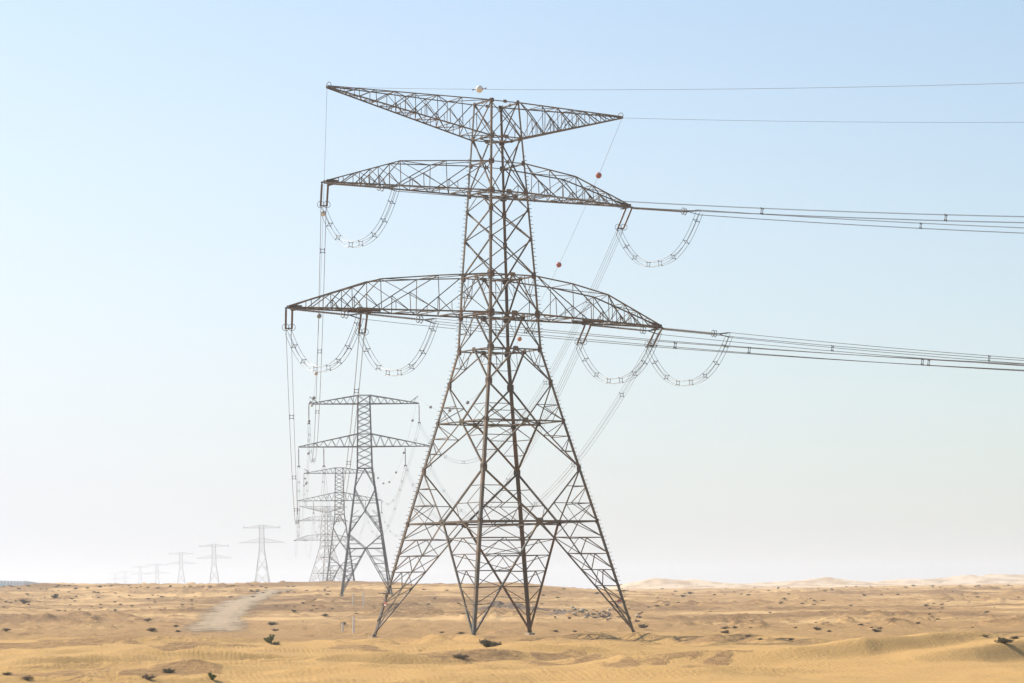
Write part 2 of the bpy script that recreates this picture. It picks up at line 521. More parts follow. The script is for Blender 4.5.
# wind ripples on the sand and stones on the gravel
mp = N.new("ShaderNodeMapping"); mp.inputs["Rotation"].default_value = (0, 0, math.radians(-24)); mp.inputs["Scale"].default_value = (1, .35, 0)
Lk.new(geo.outputs["Position"], mp.inputs[0])
wv = N.new("ShaderNodeTexWave"); wv.inputs["Scale"].default_value = .85; wv.inputs["Distortion"].default_value = 7.0; wv.inputs["Detail"].default_value = 3
wv.inputs["Detail Scale"].default_value = .55
Lk.new(mp.outputs[0], wv.inputs[0])
rip = math_('MULTIPLY', wv.outputs["Fac"], math_('SUBTRACT', 1.0, gsh))
sto = math_('MULTIPLY', n_fine.outputs[0], math_('MULTIPLY_ADD', gsh, .9))
hgt = math_('ADD', math_('MULTIPLY', math_('MULTIPLY', rip, math_('SUBTRACT', n_big.outputs[0], .32, True)), .055), math_('MULTIPLY', sto, .36))
bp = N.new("ShaderNodeBump"); bp.inputs["Strength"].default_value = .8; bp.inputs["Distance"].default_value = 1.0
Lk.new(hgt, bp.inputs["Height"])
Lk.new(bp.outputs[0], b.inputs["Normal"])
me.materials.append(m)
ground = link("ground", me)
tag(ground, kind="structure")

# the graded track that runs away to the left of the tower
def make_track():
    px = [(212, 636, 62), (214, 630, 56), (222, 618, 48), (232, 608, 42), (246, 600, 36), (266, 593, 28), (292, 587.5, 20)]
    cs = [(on_ground(x, y), w) for x, y, w in px]
    pts = [np.array(c[:2]) for c, w in cs]; wd = [w * c.y / F_PX * .64 for c, w in cs]
    P = []; W = []
    for i in range(len(pts) - 1):
        n_ = max(4, int(np.linalg.norm(pts[i + 1] - pts[i]) / 2.5))
        for k in range(n_):
            t = k / n_
            P.append(pts[i] * (1 - t) + pts[i + 1] * t); W.append(wd[i] * (1 - t) + wd[i + 1] * t)
    P = np.array(P); W = np.array(W)
    ker = np.ones(9) / 9
    P = np.stack([np.convolve(np.pad(P[:, k], 4, 'edge'), ker, 'valid') for k in (0, 1)], 1)
    W = np.convolve(np.pad(W, 4, 'edge'), ker, 'valid')
    T = np.gradient(P, axis=0); T /= np.linalg.norm(T, axis=1)[:, None]
    S = np.stack([T[:, 1], -T[:, 0]], 1)
    nc = 17
    u = np.linspace(-1, 1, nc)
    edge = 1 + .16 * fbm(np.arange(len(P)) / 4.0, np.zeros(len(P)), 91, 3)
    X = P[:, 0:1] + S[:, 0:1] * u * (W * edge)[:, None]
    Y = P[:, 1:2] + S[:, 1:2] * u * (W * edge)[:, None]
    Z = zg(X, Y) + .045 + 0 * u
    vv = np.stack([X, Y, Z], -1).reshape(-1, 3)
    ff = []
    for i in range(len(P) - 1):
        for k in range(nc - 1):
            a_ = i * nc + k
            ff.append((a_, a_ + 1, a_ + nc + 1, a_ + nc))
    me_ = bpy.data.meshes.new("track")
    me_.from_pydata([tuple(v_) for v_ in vv], [], ff)
    me_.polygons.foreach_set("use_smooth", [True] * len(ff))
    ln_ = np.arange(len(P)); ends_ = np.clip(1 - np.minimum(ln_ / 30.0, (len(P) - 1 - ln_) / 30.0), 0, 1)
    ed = np.maximum(np.abs(u)[None, :] ** 1.0, ends_[:, None]).astype(np.float32)
    at_ = me_.attributes.new("edge", 'FLOAT', 'POINT'); at_.data.foreach_set("value", ed.ravel())
    mt, nt_, b_ = mat("graded_gravel")
    ea = nt_.nodes.new("ShaderNodeAttribute"); ea.attribute_name = "edge"
    g_ = nt_.nodes.new("ShaderNodeNewGeometry")
    n1 = nt_.nodes.new("ShaderNodeTexNoise"); n1.inputs["Scale"].default_value = .7; n1.inputs["Detail"].default_value = 8; n1.inputs["Roughness"].default_value = .7
    nt_.links.new(g_.outputs["Position"], n1.inputs["Vector"])
    cr = nt_.nodes.new("ShaderNodeValToRGB")
    cr.color_ramp.elements[0].position = .35; cr.color_ramp.elements[0].color = (.29, .195, .105, 1)
    cr.color_ramp.elements[1].position = .62; cr.color_ramp.elements[1].color = (.45, .305, .16, 1)
    n2 = nt_.nodes.new("ShaderNodeTexNoise"); n2.inputs["Scale"].default_value = .35; n2.inputs["Detail"].default_value = 8; n2.inputs["Roughness"].default_value = .75
    nt_.links.new(g_.outputs["Position"], n2.inputs["Vector"])
    sb = nt_.nodes.new("ShaderNodeMath"); sb.operation = 'MULTIPLY_ADD'; nt_.links.new(n2.outputs[0], sb.inputs[0]); sb.inputs[1].default_value = 3.4; nt_.links.new(ea.outputs["Fac"], sb.inputs[2])
    lt = nt_.nodes.new("ShaderNodeMath"); lt.operation = 'LESS_THAN'; nt_.links.new(sb.outputs[0], lt.inputs[0]); lt.inputs[1].default_value = 2.38
    nt_.links.new(lt.outputs[0], b_.inputs["Alpha"])
    nt_.links.new(n1.outputs[0], cr.inputs[0]); rt = nt_.nodes.new("ShaderNodeMath"); rt.operation = 'COMPARE'; nt_.links.new(ea.outputs["Fac"], rt.inputs[0]); rt.inputs[1].default_value = .33; rt.inputs[2].default_value = .10
    rf = nt_.nodes.new("ShaderNodeMath"); rf.operation = 'MULTIPLY'; nt_.links.new(rt.outputs[0], rf.inputs[0]); rf.inputs[1].default_value = .28
    rm = nt_.nodes.new("ShaderNodeMix"); rm.data_type = 'RGBA'; nt_.links.new(rf.outputs[0], rm.inputs[0]); nt_.links.new(cr.outputs[0], rm.inputs[6]); rm.inputs[7].default_value = (.26, .175, .095, 1)
    nt_.links.new(rm.outputs[2], b_.inputs["Base Color"])
    b_.inputs["Roughness"].default_value = .95
    bb = nt_.nodes.new("ShaderNodeBump"); bb.inputs["Distance"].default_value = .3; bb.inputs["Strength"].default_value = .6
    nt_.links.new(n1.outputs[0], bb.inputs["Height"]); nt_.links.new(bb.outputs[0], b_.inputs["Normal"])
    me_.materials.append(mt)
    tag(link("track", me_), kind="structure")
make_track()

# ------------------------------------------------------------------ the air
hz = MB()
hz.box(V(0, 0, (62 - 45) / 2), 19400, 19400, 62 + 45)
hm, hnt, hb = mat("desert_haze")
hnt.nodes.remove(hb)
pv = hnt.nodes.new("ShaderNodeVolumePrincipled")
pv.inputs["Color"].default_value = (.775, .805, .845, 1)
pv.inputs["Density"].default_value = HAZE_DENSITY
pv.inputs["Anisotropy"].default_value = 0.25
hnt.links.new(pv.outputs[0], hnt.nodes["Material Output"].inputs["Volume"])
haze = hz.build("haze", hm)
tag(haze, kind="stuff")

# ------------------------------------------------------------------ the angle tower
TX, TY = -1.273, 265.0
TYAW = math.radians(32.968)
LZ = [0, 21.3, 28.5, 32.0, 35.85, 44.15, 47.1, 49.65, 53.2]
LR = [13.55, 6.58, 4.31, 4.14, 3.81, 3.10, 2.83, 2.59, 2.34]
def hh(z): return float(np.interp(z, LZ, LR)) / math.sqrt(2)
SGN = {'N': (-1, -1), 'R': (1, -1), 'F': (1, 1), 'L': (-1, 1)}
def crn(k, z):
    s = SGN[k]; h = hh(z)
    return V(s[0] * h, s[1] * h, z)
FACES = [('L', 'N', V(1, 0, 0)), ('N', 'R', V(0, 1, 0)), ('R', 'F', V(-1, 0, 0)), ('F', 'L', V(0, -1, 0))]
zA, zB1, zR2, zB2, zRG, zLL, zLU, zC, zD, zML, zMU, zTL, zT = 11.3, 16.6, 21.3, 25.15, 28.5, 32.0, 35.85, 39.5, 42.4, 44.15, 47.1, 49.65, 53.2

def make_angle_tower():
    class MB(globals()["MB"]):
        def angle(self, p, q, s, n, *a): super().angle(p, q, s * .86, n, *a)
    t = thing("transmission_tower", "tall brown lattice pylon, nearest of all, four splayed legs and three arm tiers", "pylon", (TX, TY, 0), TYAW, "pylons of the power line")
    # legs with climbing bolts and footings
    for k, (sx, sy) in SGN.items():
        mb = MB()
        a, b_ = V(-sx, 0, 0), V(0, -sy, 0)
        zs = [-.35, zA, zR2, zRG, zLU, zML, zT]
        ss = [.33, .31, .27, .24, .21, .18]
        for i in range(6):
            mb.corner(crn(k, zs[i] + (.0 if i else 0)), crn(k, zs[i + 1]), ss[i], a, b_, .035)
        if k in 'LR':
            z = 2.6; j = 0
            out = V(sx, 0, 0) if k == 'R' else V(0, sy, 0)
            while z < 48:
                p = crn(k, z)
                o_ = (V(sx, 0, 0), V(0, sy, 0))[j % 2]
                mb.bar(p - o_ * .02, p + o_ * .30, .045)
                z += .40; j += 1
        leg = mb.build("leg", M_main, t)
        mf = MB()
        c = crn(k, 0)
        mf.box(c + V(-sx * .12, -sy * .12, -.36), .75, .75, .8)
        mf.build("footing", M_rock_pale, leg)
        for zz, s_ in ((zA, .62), (zB1, .75), (zR2, .6), (zB2, .75), (zRG, .75), (zLL, .85), (zLU, .8), (zC, .45), (zD, .5), (zML, .75), (zMU, .6), (zTL, .6), (zT, .5)):
            g = MB()
            p = crn(k, zz)
            s_ *= .85
            g.plate(p + V(-sx * s_ * .36, sy * .012, 0), V(1, 0, 0), V(0, 0, 1), V(0, 1, 0), s_ * .78, s_, .02)
            g.plate(p + V(sx * .012, -sy * s_ * .36, 0), V(0, 1, 0), V(0, 0, 1), V(1, 0, 0), s_ * .78, s_, .02)
            g.build("gusset_plate", M_rust, leg)
    # faces
    for c0, c1, n in FACES:
        P = lambda s, z: crn(c0, z).lerp(crn(c1, z), s)
        parts = []
        def infill():
            m_ = MB(); parts.append(("infill_bracing", m_)); return m_
        def diag(p, q, s, off=0.0, flip=1):
            d_ = MB(); d_.angle(p + n * off, q + n * off, s, n, flip); parts.append(("diagonal_brace", d_))
        def hor(z, s):
            d_ = MB(); d_.angle(P(0, z) + n * .05, P(1, z) + n * .05, s, n); parts.append(("horizontal_strut", d_))
            d_.plate(P(.5, z) + n * .03, (P(1, z) - P(0, z)).normalized(), V(0, 0, 1), n, s * 4.2, s * 3.2, .02)
        # tier 1
        mid = P(.5, zA)
        for e in (0, 1):
            foot = P(e, .1); b1 = P(e, zB1)
            diag(foot, mid, .20, .04, 1 if e else -1); diag(mid, b1, .19, .04, 1 if e else -1)
            red = infill()
            nlev = 7
            lz = [zA * i / nlev for i in range(nlev + 1)]
            lp = [P(e, z) for z in lz]
            dp = [foot.lerp(mid, i / nlev) for i in range(nlev + 1)]
            for i in range(2, nlev):
                red.angle(lp[i], dp[i], .10, n)
            for i in range(1, nlev):
                if i >= 3:
                    m_ = lp[i + 1].lerp(dp[i + 1], .5)
                    red.angle(lp[i], m_, .095, n); red.angle(dp[i], m_, .085, n)
                else:
                    red.angle(lp[i], dp[i + 1], .09, n)
            # between the mid strut and the next node
            red = infill()
            up = [(P(e, zA + (zB1 - zA) * f_), mid.lerp(b1, f_)) for f_ in (0, .34, .66, 1)]
            for i in (1, 2):
                red.angle(up[i][0], up[i][1], .09, n)
            hm_ = up[0][0].lerp(mid, .52)
            red.angle(up[1][0], hm_, .09, n); red.angle(up[1][1], hm_, .08, n)
            m1 = up[1][0].lerp(up[1][1], .55)
            red.angle(up[2][0], m1, .09, n)
            red.angle(up[0][0], m1, .08, n)
        hor(zA, .20)
        # tier 2
        mid = P(.5, zR2)
        for e in (0, 1):
            b1 = P(e, zB1); b2 = P(e, zB2)
            diag(b1, mid, .18, .04, 1 if e else -1); diag(mid, b2, .17, .04, 1 if e else -1)
            lo_ = [(P(e, zB1 + (zR2 - zB1) * f_), b1.lerp(mid, f_)) for f_ in (.36, .68)]
            hi_ = [(P(e, zR2 + (zB2 - zR2) * f_), mid.lerp(b2, f_)) for f_ in (.42, .75)]
            red = infill()
            for q in lo_:
                red.angle(q[0], q[1], .085, n)
            red.angle(lo_[0][1], lo_[1][0], .08, n)
            red.angle(lo_[1][1], P(e, zR2), .085, n)
            red = infill()
            red.angle(hi_[0][0], hi_[0][1], .085, n)
            red.angle(hi_[0][1], P(e, zR2), .085, n)
            red.angle(hi_[0][0], P(e, zR2).lerp(mid, .5), .08, n)
        hor(zR2, .16)
        # A frames
        for za, zb, s in ((zB2, zRG, .17), (zRG, zLL, .16), (zLL, zLU, .16), (zD, zML, .12)):
            for e in (0, 1):
                diag(P(e, za), P(.5, zb - .05), s, .04, 1 if e else -1)
                if s > .15:
                    red = infill()
                    d1 = P(e, za).lerp(P(.5, zb), .5); d2 = P(e, za).lerp(P(.5, zb), .75)
                    l1 = P(e, za + (zb - za) * .5)
                    red.angle(l1, d1, .07, n); red.angle(P(e, zb), d1, .07, n)
                    red.angle(P(e, zb).lerp(P(.5, zb), .5), d1, .06, n)
        for z, s in ((zRG, .15), (zLL, .17), (zLU, .14), (zML, .15), (zMU, .10), (zTL, .12), (zT, .10)):
            hor(z, s)
        # crossed panels
        for za, zb, s in ((zLU, zC, .14), (zC, zD, .13), (zML, zTL, .13), (zTL, zT, .11)):
            diag(P(0, za), P(1, zb), s, .02); diag(P(1, za), P(0, zb), s, .06 + s)
        fc = link("face_bracing", None, t)
        for nm, d_ in parts:
            d_.build(nm, M_main if nm == "diagonal_brace" else M_steel, fc)
    # ties across the splayed corners
    for ci, k in enumerate('LNRF'):
        hb_ = MB()
        fa = FACES[ci]; fb = FACES[ci - 1]
        sx, sy = SGN[k]
        other_a = fa[1]; other_b = fb[0]
        m_a = crn(k, zA).lerp(crn(other_a, zA), .5); m_b = crn(k, zA).lerp(crn(other_b, zA), .5)
        ft = crn(k, .1)
        pa = [ft.lerp(m_a, i / 7) for i in range(8)]; pb = [ft.lerp(m_b, i / 7) for i in range(8)]
        for i in (3, 4, 5, 6):
            hb_.bar(pa[i], pb[i], .075)
            if i < 6: hb_.bar(pa[i], pb[i + 1], .065)
        hb_.build("corner_bracing", M_steel, t)
    # plan bracing
    for z, s in ((zA, .13), (zR2, .11), (zRG, .10), (zLL, .11), (zLU, .08), (zML, .09), (zTL, .08)):
        pb = MB()
        ms = [crn(a_, z).lerp(crn(b_, z), .5) - V(0, 0, .03) for a_, b_, _ in FACES]
        for i in range(4):
            pb.bar(ms[i], ms[(i + 1) % 4], s)
        pb.bar(ms[0] - V(0, 0, .15), ms[2] - V(0, 0, .15), s * .8); pb.bar(ms[1] - V(0, 0, .3), ms[3] - V(0, 0, .3), s * .8)
        if z == zA:
            for (a_, b_, _), i in zip(FACES, range(4)):
                pb.bar(crn(a_, z).lerp(ms[i], .5), crn(a_, z).lerp(ms[i - 1], .5), .08)
                pb.bar(ms[i].lerp(ms[(i + 1) % 4], .5), crn(b_, z), .08)
        pb.build("plan_bracing", M_steel, t)
    # arms
    def arm(sign, tip, zlow, zup_body, kinks, zlow_body, nodes, tipz_up=None, chord=.17, webs=.095, tipw=.28):
        """kinks: (x, z) of the top chord from the body outwards; nodes: x of the panel points from body to tip"""
        hb0 = hh(zlow_body)
        xb_lo, xb_up = hh(zlow_body), hh(zup_body)
        def yw(x, base):            # half width of the arm at x
            return base + (tipw - base) * max(0, (x - base)) / (tip - base)
        lowx = [xb_lo, tip]; lowz = [zlow_body, zlow]
        upx = [xb_up] + [k_[0] for k_ in kinks] + [tip]; upz = [zup_body] + [k_[1] for k_ in kinks] + [tipz_up if tipz_up else zlow + .12]
        lo_ = lambda x, s: V(sign * x, s * yw(x, xb_lo), float(np.interp(x, lowx, lowz)))
        up_ = lambda x, s: V(sign * x, s * yw(x, xb_up), float(np.interp(x, upx, upz)))
        web = MB(); chords = []
        for s in (-1, 1):
            nn = V(0, -s, 0)
            cb = MB(); cb.angle(lo_(xb_lo, s), lo_(tip, s), chord, nn); chords.append(("bottom_chord", cb))
            ct = MB()
            xs_ = upx
            for i in range(len(xs_) - 1):
                ct.angle(up_(xs_[i], s), up_(xs_[i + 1], s), chord * .72, nn)
            chords.append(("top_chord", ct))
            for i, x in enumerate(nodes):
                big = up_(x, s).z - lo_(x, s).z
                if 0 < i and big > .25:
                    web.angle(lo_(x, s), up_(x, s), webs, nn)
                if i + 1 < len(nodes):
                    x2 = nodes[i + 1]
                    web.angle(up_(x, s), lo_(x2, s), webs, nn)
                    if big > 1.6:
                        dm = up_(x, s).lerp(lo_(x2, s), .5)
                        xm = (x + x2) / 2
                        web.angle(dm, lo_(xm, s), webs * .7, nn)
                        web.angle(dm, lo_(x + (x2 - x) * .03, s), webs * .7, nn)
                        dq = up_(x, s).lerp(lo_(x2, s), .75)
                        web.angle(dq, lo_(x + (x2 - x) * .75, s), webs * .6, nn)
                        if i >= 1:
                            web.angle(lo_(x, s), up_(x2, s), webs * .75, nn)
        fine = []
        for i in range(len(nodes) - 1):
            fine += [nodes[i], (nodes[i] + nodes[i + 1]) / 2]
        fine.append(nodes[-1])
        for i, x in enumerate(fine):
            web.bar(lo_(x, -1), lo_(x, 1), webs * .8)
            if i + 1 < len(fine):
                s = 1 if i % 2 else -1
                web.bar(lo_(x, s), lo_(fine[i + 1], -s), webs * .8)
        for i, x in enumerate(nodes):
            web.bar(up_(x, -1), up_(x, 1), webs * .7)
            if i + 1 < len(nodes):
                s = 1 if i % 2 else -1
                web.bar(up_(x, s), up_(nodes[i + 1], -s), webs * .7)
        am = web.build("crossarm", M_steel, t)
        for nm, c_ in chords: c_.build(nm, M_main, am)
        return am, lo_
    arms = {}
    # middle arms
    a1, lo1 = arm(-1, 19.64, 43.95, zMU, [(11.85, 46.45)], zML, [hh(zML), 6.9, 11.85, 14.2, 16.2, 17.9, 19.64])
    a2, lo2 = arm(1, 16.13, 43.98, zMU, [(8.7, 46.42)], zML, [hh(zML), 5.2, 8.7, 11.0, 12.8, 14.4, 16.13])
    # lower arms
    a3, lo3 = arm(-1, 23.82, 31.72, zLU, [(8.3, 35.4), (14.4, 34.8)], zLL, [hh(zLL), 8.3, 14.4, 17.4, 19.6, 21.6, 23.82], chord=.19)
    a4, lo4 = arm(1, 19.9, 31.72, zLU, [(7.6, 35.4), (12.45, 34.6)], zLL, [hh(zLL), 7.6, 12.45, 14.6, 16.5, 18.1, 19.9], chord=.19)
    # earth wire arms: level top chord, rising bottom chord
    a5, lo5 = arm(-1, 19.29, 53.08, zT, [], zTL, [hh(zTL), 4.9, 7.6, 10.0, 12.2, 14.2, 16.0, 17.6, 19.29], tipz_up=53.2, chord=.17, webs=.09, tipw=.18)
    a6, lo6 = arm(1, 15.39, 53.08, zT, [], zTL, [hh(zTL), 4.6, 6.6, 8.5, 10.2, 11.7, 13.0, 14.2, 15.39], tipz_up=53.2, chord=.17, webs=.09, tipw=.18)
    # tip plates (rusted) and inner hanging beams
    for am, x, z, w in ((a1, -19.0, 43.97, .35), (a2, 15.55, 44.0, .35), (a3, -23.1, 31.74, .35), (a4, 19.3, 31.74, .35), (a3, -15.5, 31.78, 2.6), (a4, 10.8, 31.85, 2.6)):
        g = MB()
        yw_ = .55 if w < 1 else .95
        for s in (-1, 1):
            g.box(V(x, s * (yw_ * .62 if w < 1 else .95), z + .05), 1.2 if w < 1 else w, .04, .34 if w < 1 else .34)
        g.box(V(x, 0, z - .22), .34, yw_ * 2, .07)
        g.build("hanger_plate", M_rust, am)
    for am, x in ((a5, -19.1), (a6, 15.2)):
        g = MB()
        g.tube([V(x, -.5, 53.2), V(x, -.35, 53.5), V(x, 0, 53.62), V(x, .35, 53.5), V(x, .5, 53.2)], .035)
        g.build("earth_wire_hoop", M_fit, am)
    # small fittings: warning plates near the ground and spiked climbing guards
    for k in 'LR':
        sx, sy = SGN[k]
        s_ = MB()
        p = crn(k, 3.3).lerp(crn('N' if k == 'L' else 'N', 3.3), .045) + V(0, 0, 0)
        nn = V(-1, 0, 0) if k == 'L' else V(0, -1, 0)
        u_ = V(0, 1, 0) if k == 'L' else V(1, 0, 0)
        s_.plate(p + nn * .06, u_, V(0, 0, 1), nn, .46, .42, .02, .05, 0)
        s_.plate(p + nn * .075 + V(0, 0, -.1), u_, V(0, 0, 1), nn, .34, .13, .012, .05, 1)
        s_.build("warning_plate", [M_red, M_white], t)
        gd = MB()
        p = crn(k, 4.3)
        for q in range(10):
            an = 2 * math.pi * q / 10
            gd.bar(p, p + V(math.cos(an) * .7, math.sin(an) * .7, .12), .04)
        gd.tube([p + V(math.cos(2 * math.pi * q / 12) * .45, math.sin(2 * math.pi * q / 12) * .45, .08) for q in range(12)], .03, 4, closed=True)
        gd.build("climbing_guard", M_fit, t)
    return t

tower1 = make_angle_tower()
MW1 = Matrix.Translation((TX, TY, 0)) @ Matrix.Rotation(TYAW, 4, 'Z')

# ------------------------------------------------------------------ the straight-line tower
def make_line_tower(name, label, M_far, thick=1.0):
    class MB(globals()["MB"]):
        def angle(self, p, q, s, n, *a): super().angle(p, q, s * thick, n, *a)
        def corner(self, p, q, s, *a): super().corner(p, q, s * thick, *a)
    t = thing(name, label, "pylon", (0, 0, 0), 0, "pylons of the power line")
    Z = [0, 29.7, 34.8, 37.8, 44.9, 46.9]; W = [5.95, 1.875, 1.8, 1.72, 1.5, 1.5]
    h = lambda z: float(np.interp(z, Z, W))
    cr = lambda k, z: V(SGN[k][0] * h(z), SGN[k][1] * h(z), z)
    for k, (sx, sy) in SGN.items():
        mb = MB()
        a, b_ = V(-sx, 0, 0), V(0, -sy, 0)
        for z0_, z1_, s in ((-1.5, 14, .34), (14, 29.7, .30), (29.7, 46.9, .24)):
            mb.corner(cr(k, z0_) if z0_ >= 0 else cr(k, 0) + (cr(k, 0) - cr(k, 5)) * .3, cr(k, z1_), s, a, b_, .04)
        lg = mb.build("leg", M_far, t)
        mf = MB(); mf.box(cr(k, 0) + V(0, 0, -.6), .9, .9, 1.3); mf.build("footing", M_rock_pale, lg)
    zs_top = list(np.linspace(29.7, 34.8, 4)) + list(np.linspace(34.8, 37.8, 3))[1:] + list(np.linspace(37.8, 44.9, 6))[1:] + [46.9]
    for c0, c1, n in FACES:
        parts = []
        def infill():
            m_ = MB(); parts.append(("infill_bracing", m_)); return m_
        P = lambda s, z: cr(c0, z).lerp(cr(c1, z), s)
        def diag(p, q, s, off=.03):
            d_ = MB(); d_.angle(p + n * off, q + n * off, s, n); parts.append(("diagonal_brace", d_))
        for za, zm, zb in ((0, 10.8, 14.2), (14.2, 19.8, 25.0)):
            for e in (0, 1):
                diag(P(e, za), P(.5, zm), .2); diag(P(.5, zm), P(e, zb), .18, .05)
                k = 6 if za == 0 else 4
                r_ = infill()
                for i in range(1, k):
                    f_ = i / k
                    l_, d_ = P(e, za + (zm - za) * f_), P(e, za).lerp(P(.5, zm), f_)
                    r_.angle(l_, d_, .10, n)
                    f2 = (i + 1) / k
                    r_.angle(l_, P(e, za).lerp(P(.5, zm), f2) if i + 1 < k else P(e, zm).lerp(P(.5, zm), .5), .09, n)
                r_ = infill()
                for f_ in (.33, .66):
                    l_, d_ = P(e, zm + (zb - zm) * f_), P(.5, zm).lerp(P(e, zb), f_)
                    r_.angle(l_, d_, .09, n)
        for e in (0, 1):
            diag(P(e, 25.0), P(.5, 29.6), .17)
            r_ = infill()
            r_.angle(P(e, 27.3), P(e, 25.0).lerp(P(.5, 29.6), .5), .09, n)
        r_ = infill()
        for i in range(len(zs_top) - 1):
            r_.angle(P(0, zs_top[i]), P(1, zs_top[i + 1]), .11, n); r_.angle(P(1, zs_top[i]) + n * .13, P(0, zs_top[i + 1]) + n * .13, .11, n)
        for z, s in ((10.8, .16), (29.7, .16), (34.8, .16), (37.8, .12), (44.9, .16), (46.9, .14)):
            d_ = MB(); d_.angle(P(0, z) + n * .04, P(1, z) + n * .04, s, n); parts.append(("horizontal_strut", d_))
        f_ = link("face_bracing", None, t)
        for nm, d_ in parts: d_.build(nm, M_far, f_)
    for sign in (-1, 1):
        for zl, zu, tip, nn_ in ((44.9, 46.9, 13.0, 7), (34.8, 37.8, 15.5, 7)):
            w = MB(); chords = []
            b0 = h(zl); b1 = h(zu)
            lo_ = lambda x, s: V(sign * x, s * (b0 + (.15 - b0) * (x - b0) / (tip - b0)), zl)
            up_ = lambda x, s: V(sign * x, s * (b1 + (.15 - b1) * (x - b1) / (tip - b1)), zu + (zl + .1 - zu) * (x - b1) / (tip - b1))
            xs_ = np.linspace(b0, tip, nn_ + 1)
            for s in (-1, 1):
                nv = V(0, -s, 0)
                c_ = MB(); c_.angle(lo_(b0, s), lo_(tip, s), .2, nv); chords.append(("bottom_chord", c_))
                c_ = MB(); c_.angle(up_(b1, s), up_(tip, s), .16, nv); chords.append(("top_chord", c_))
                for i in range(nn_):
                    w.angle(up_(xs_[i], s), lo_((xs_[i] + xs_[i + 1]) / 2, s), .10, nv)
                    if i < nn_ - 1:
                        w.angle(lo_((xs_[i] + xs_[i + 1]) / 2, s), up_(xs_[i + 1], s), .10, nv)
            for i, x in enumerate(xs_):
                w.bar(lo_(x, -1), lo_(x, 1), .08)
                if i < nn_: w.bar(lo_(x, 1 if i % 2 else -1), lo_(xs_[i + 1], -1 if i % 2 else 1), .07)
            am = w.build("crossarm", M_far, t)
            for nm, c_ in chords: c_.build(nm, M_far, am)
            if zl > 40:
                hn = MB()
                hn.bar(V(sign * 10.9, 0, zl + .35), V(sign * 12.75, 0, zl + 1.75), .16); hn.bar(V(sign * 11.9, 0, zl + .2), V(sign * 12.2, 0, zl + 1.3), .1)
                hn.build("earth_wire_horn", M_far, am)
    return t

LABELS_T = ["grey lattice pylon, second nearest, two arm tiers, just left of the big brown pylon",
            "pale grey two-tier pylon seen directly behind the left side of the second nearest one",
            "faint grey three-tier pylon, leftmost of the cluster overlapping the second nearest pylon",
            "pale pylon standing alone beside the head of the gravel track, clear of the others",
            "pale two-tier skyline pylon, next smaller one left of the lone pylon by the track",
            "faint two-tier skyline pylon, third from the right in the row left of the track",
            "very faint small skyline pylon, fourth from the right in the row left of the track",
            "very faint tiny skyline pylon, fifth from the right in the row left of the track",
            "barely visible tiny pylon in the haze, second from the left end of the row",
            "barely visible tiny pylon in the haze, at the left end of the row"]
def at(x, d): return (x - 512) / F_PX * d
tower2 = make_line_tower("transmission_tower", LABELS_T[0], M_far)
T2 = V(-35.1, 625, CAM_Z - 1.55); tower2.location = T2
A2 = math.atan2(.0931, .9957)
LINE_A = Vector((-33.8, 360.0)).normalized()
yaw_a = math.atan2(-LINE_A.x, LINE_A.y)
tower2.rotation_euler.z = yaw_a
towers = [tower2]
def put(src, i, x, d, zc, yaw, sc=1.0):
    o = copy_tree(src); o["label"] = LABELS_T[i]
    o.location = (at(x, d), d, CAM_Z + zc); o.rotation_euler = (0, 0, yaw); o.scale = (sc, sc, sc)
    towers.append(o); return o
put(tower2, 1, 337.5, 977, -2.6, yaw_a)
put(tower1, 2, 324.0, 1380, -1.6, math.radians(36), .83)
yb = math.atan2(91, 490)
for i, (x, d, zc) in enumerate(((259.3, 1809, -3.3), (211.3, 2268, -8.0), (178.3, 2760, -7.6), (154.3, 3265, -14.2), (137.3, 3770, -12.0), (122.3, 4270, -15.4), (112.3, 4800, -14.6))):
    if i == 0:
        tower5 = make_line_tower("transmission_tower", LABELS_T[3], M_haze_pale, .62)  # haze-paled colour and thinner members fade this row of pylons
        tower5.location = (at(x, d), d, CAM_Z + zc); tower5.rotation_euler = (0, 0, yb)
        towers.append(tower5)
    else:
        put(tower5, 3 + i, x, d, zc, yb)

# ------------------------------------------------------------------ insulators, conductors
DIR_A = Vector((LINE_A.x, LINE_A.y, 0))
u2 = Vector((math.cos(TYAW), math.sin(TYAW), 0))
DIR_B = (2 * DIR_A.dot(u2) * u2 - DIR_A).normalized()
UP = V(0, 0, 1)

def make_strain_string():
    """double string along +X, 7 m long, attached at the origin"""
    t = link("insulator_string", None)
    for s in (-1, 1):
        r_ = MB()
        n_ = 34
        pts, rad = [], []
        L0, L1 = .30, 6.6
        for i in range(n_ * 2 + 1):
            x = L0 + (L1 - L0) * i / (n_ * 2)
            pts.append(V(x, s * .30, 0)); rad.append(.105 if i % 2 else .05)
        r_.tube(pts, rad, 8)
        r_.build("insulator_rod", M_disc, t)
        g = MB()
        g.tube([V(6.35, s * .30 + .34 * math.cos(a_), .34 * math.sin(a_)) for a_ in np.linspace(0, 2 * math.pi, 17)[:-1]], .028, 5, closed=True)
        g.bar(V(6.6, s * .3, 0), V(6.35, s * .3, .34), .03); g.bar(V(6.6, s * .3, 0), V(6.35, s * .3, -.34), .03)
        g.build("grading_ring", M_fit, t)
    for x in (.6, 6.75):
        y = MB()
        if x > 1: y.box(V(x, 0, 0), .22, .80, .06)
        if x < 1:
            for sy in (-1, 1): y.bar(V(-.05, sy * .3, .05), V(.32, sy * .3, 0), .09); y.box(V(.0, sy * .3, .06), .14, .2, .14)
        else:
            for sy in (-1, 1):
                y.bar(V(6.85, sy * .25, 0), V(8.1, sy * .25, .24), .06); y.bar(V(6.85, sy * .25, 0), V(8.1, sy * .25, -.24), .06)
        y.build("yoke_plate", M_fit, t)
    return t

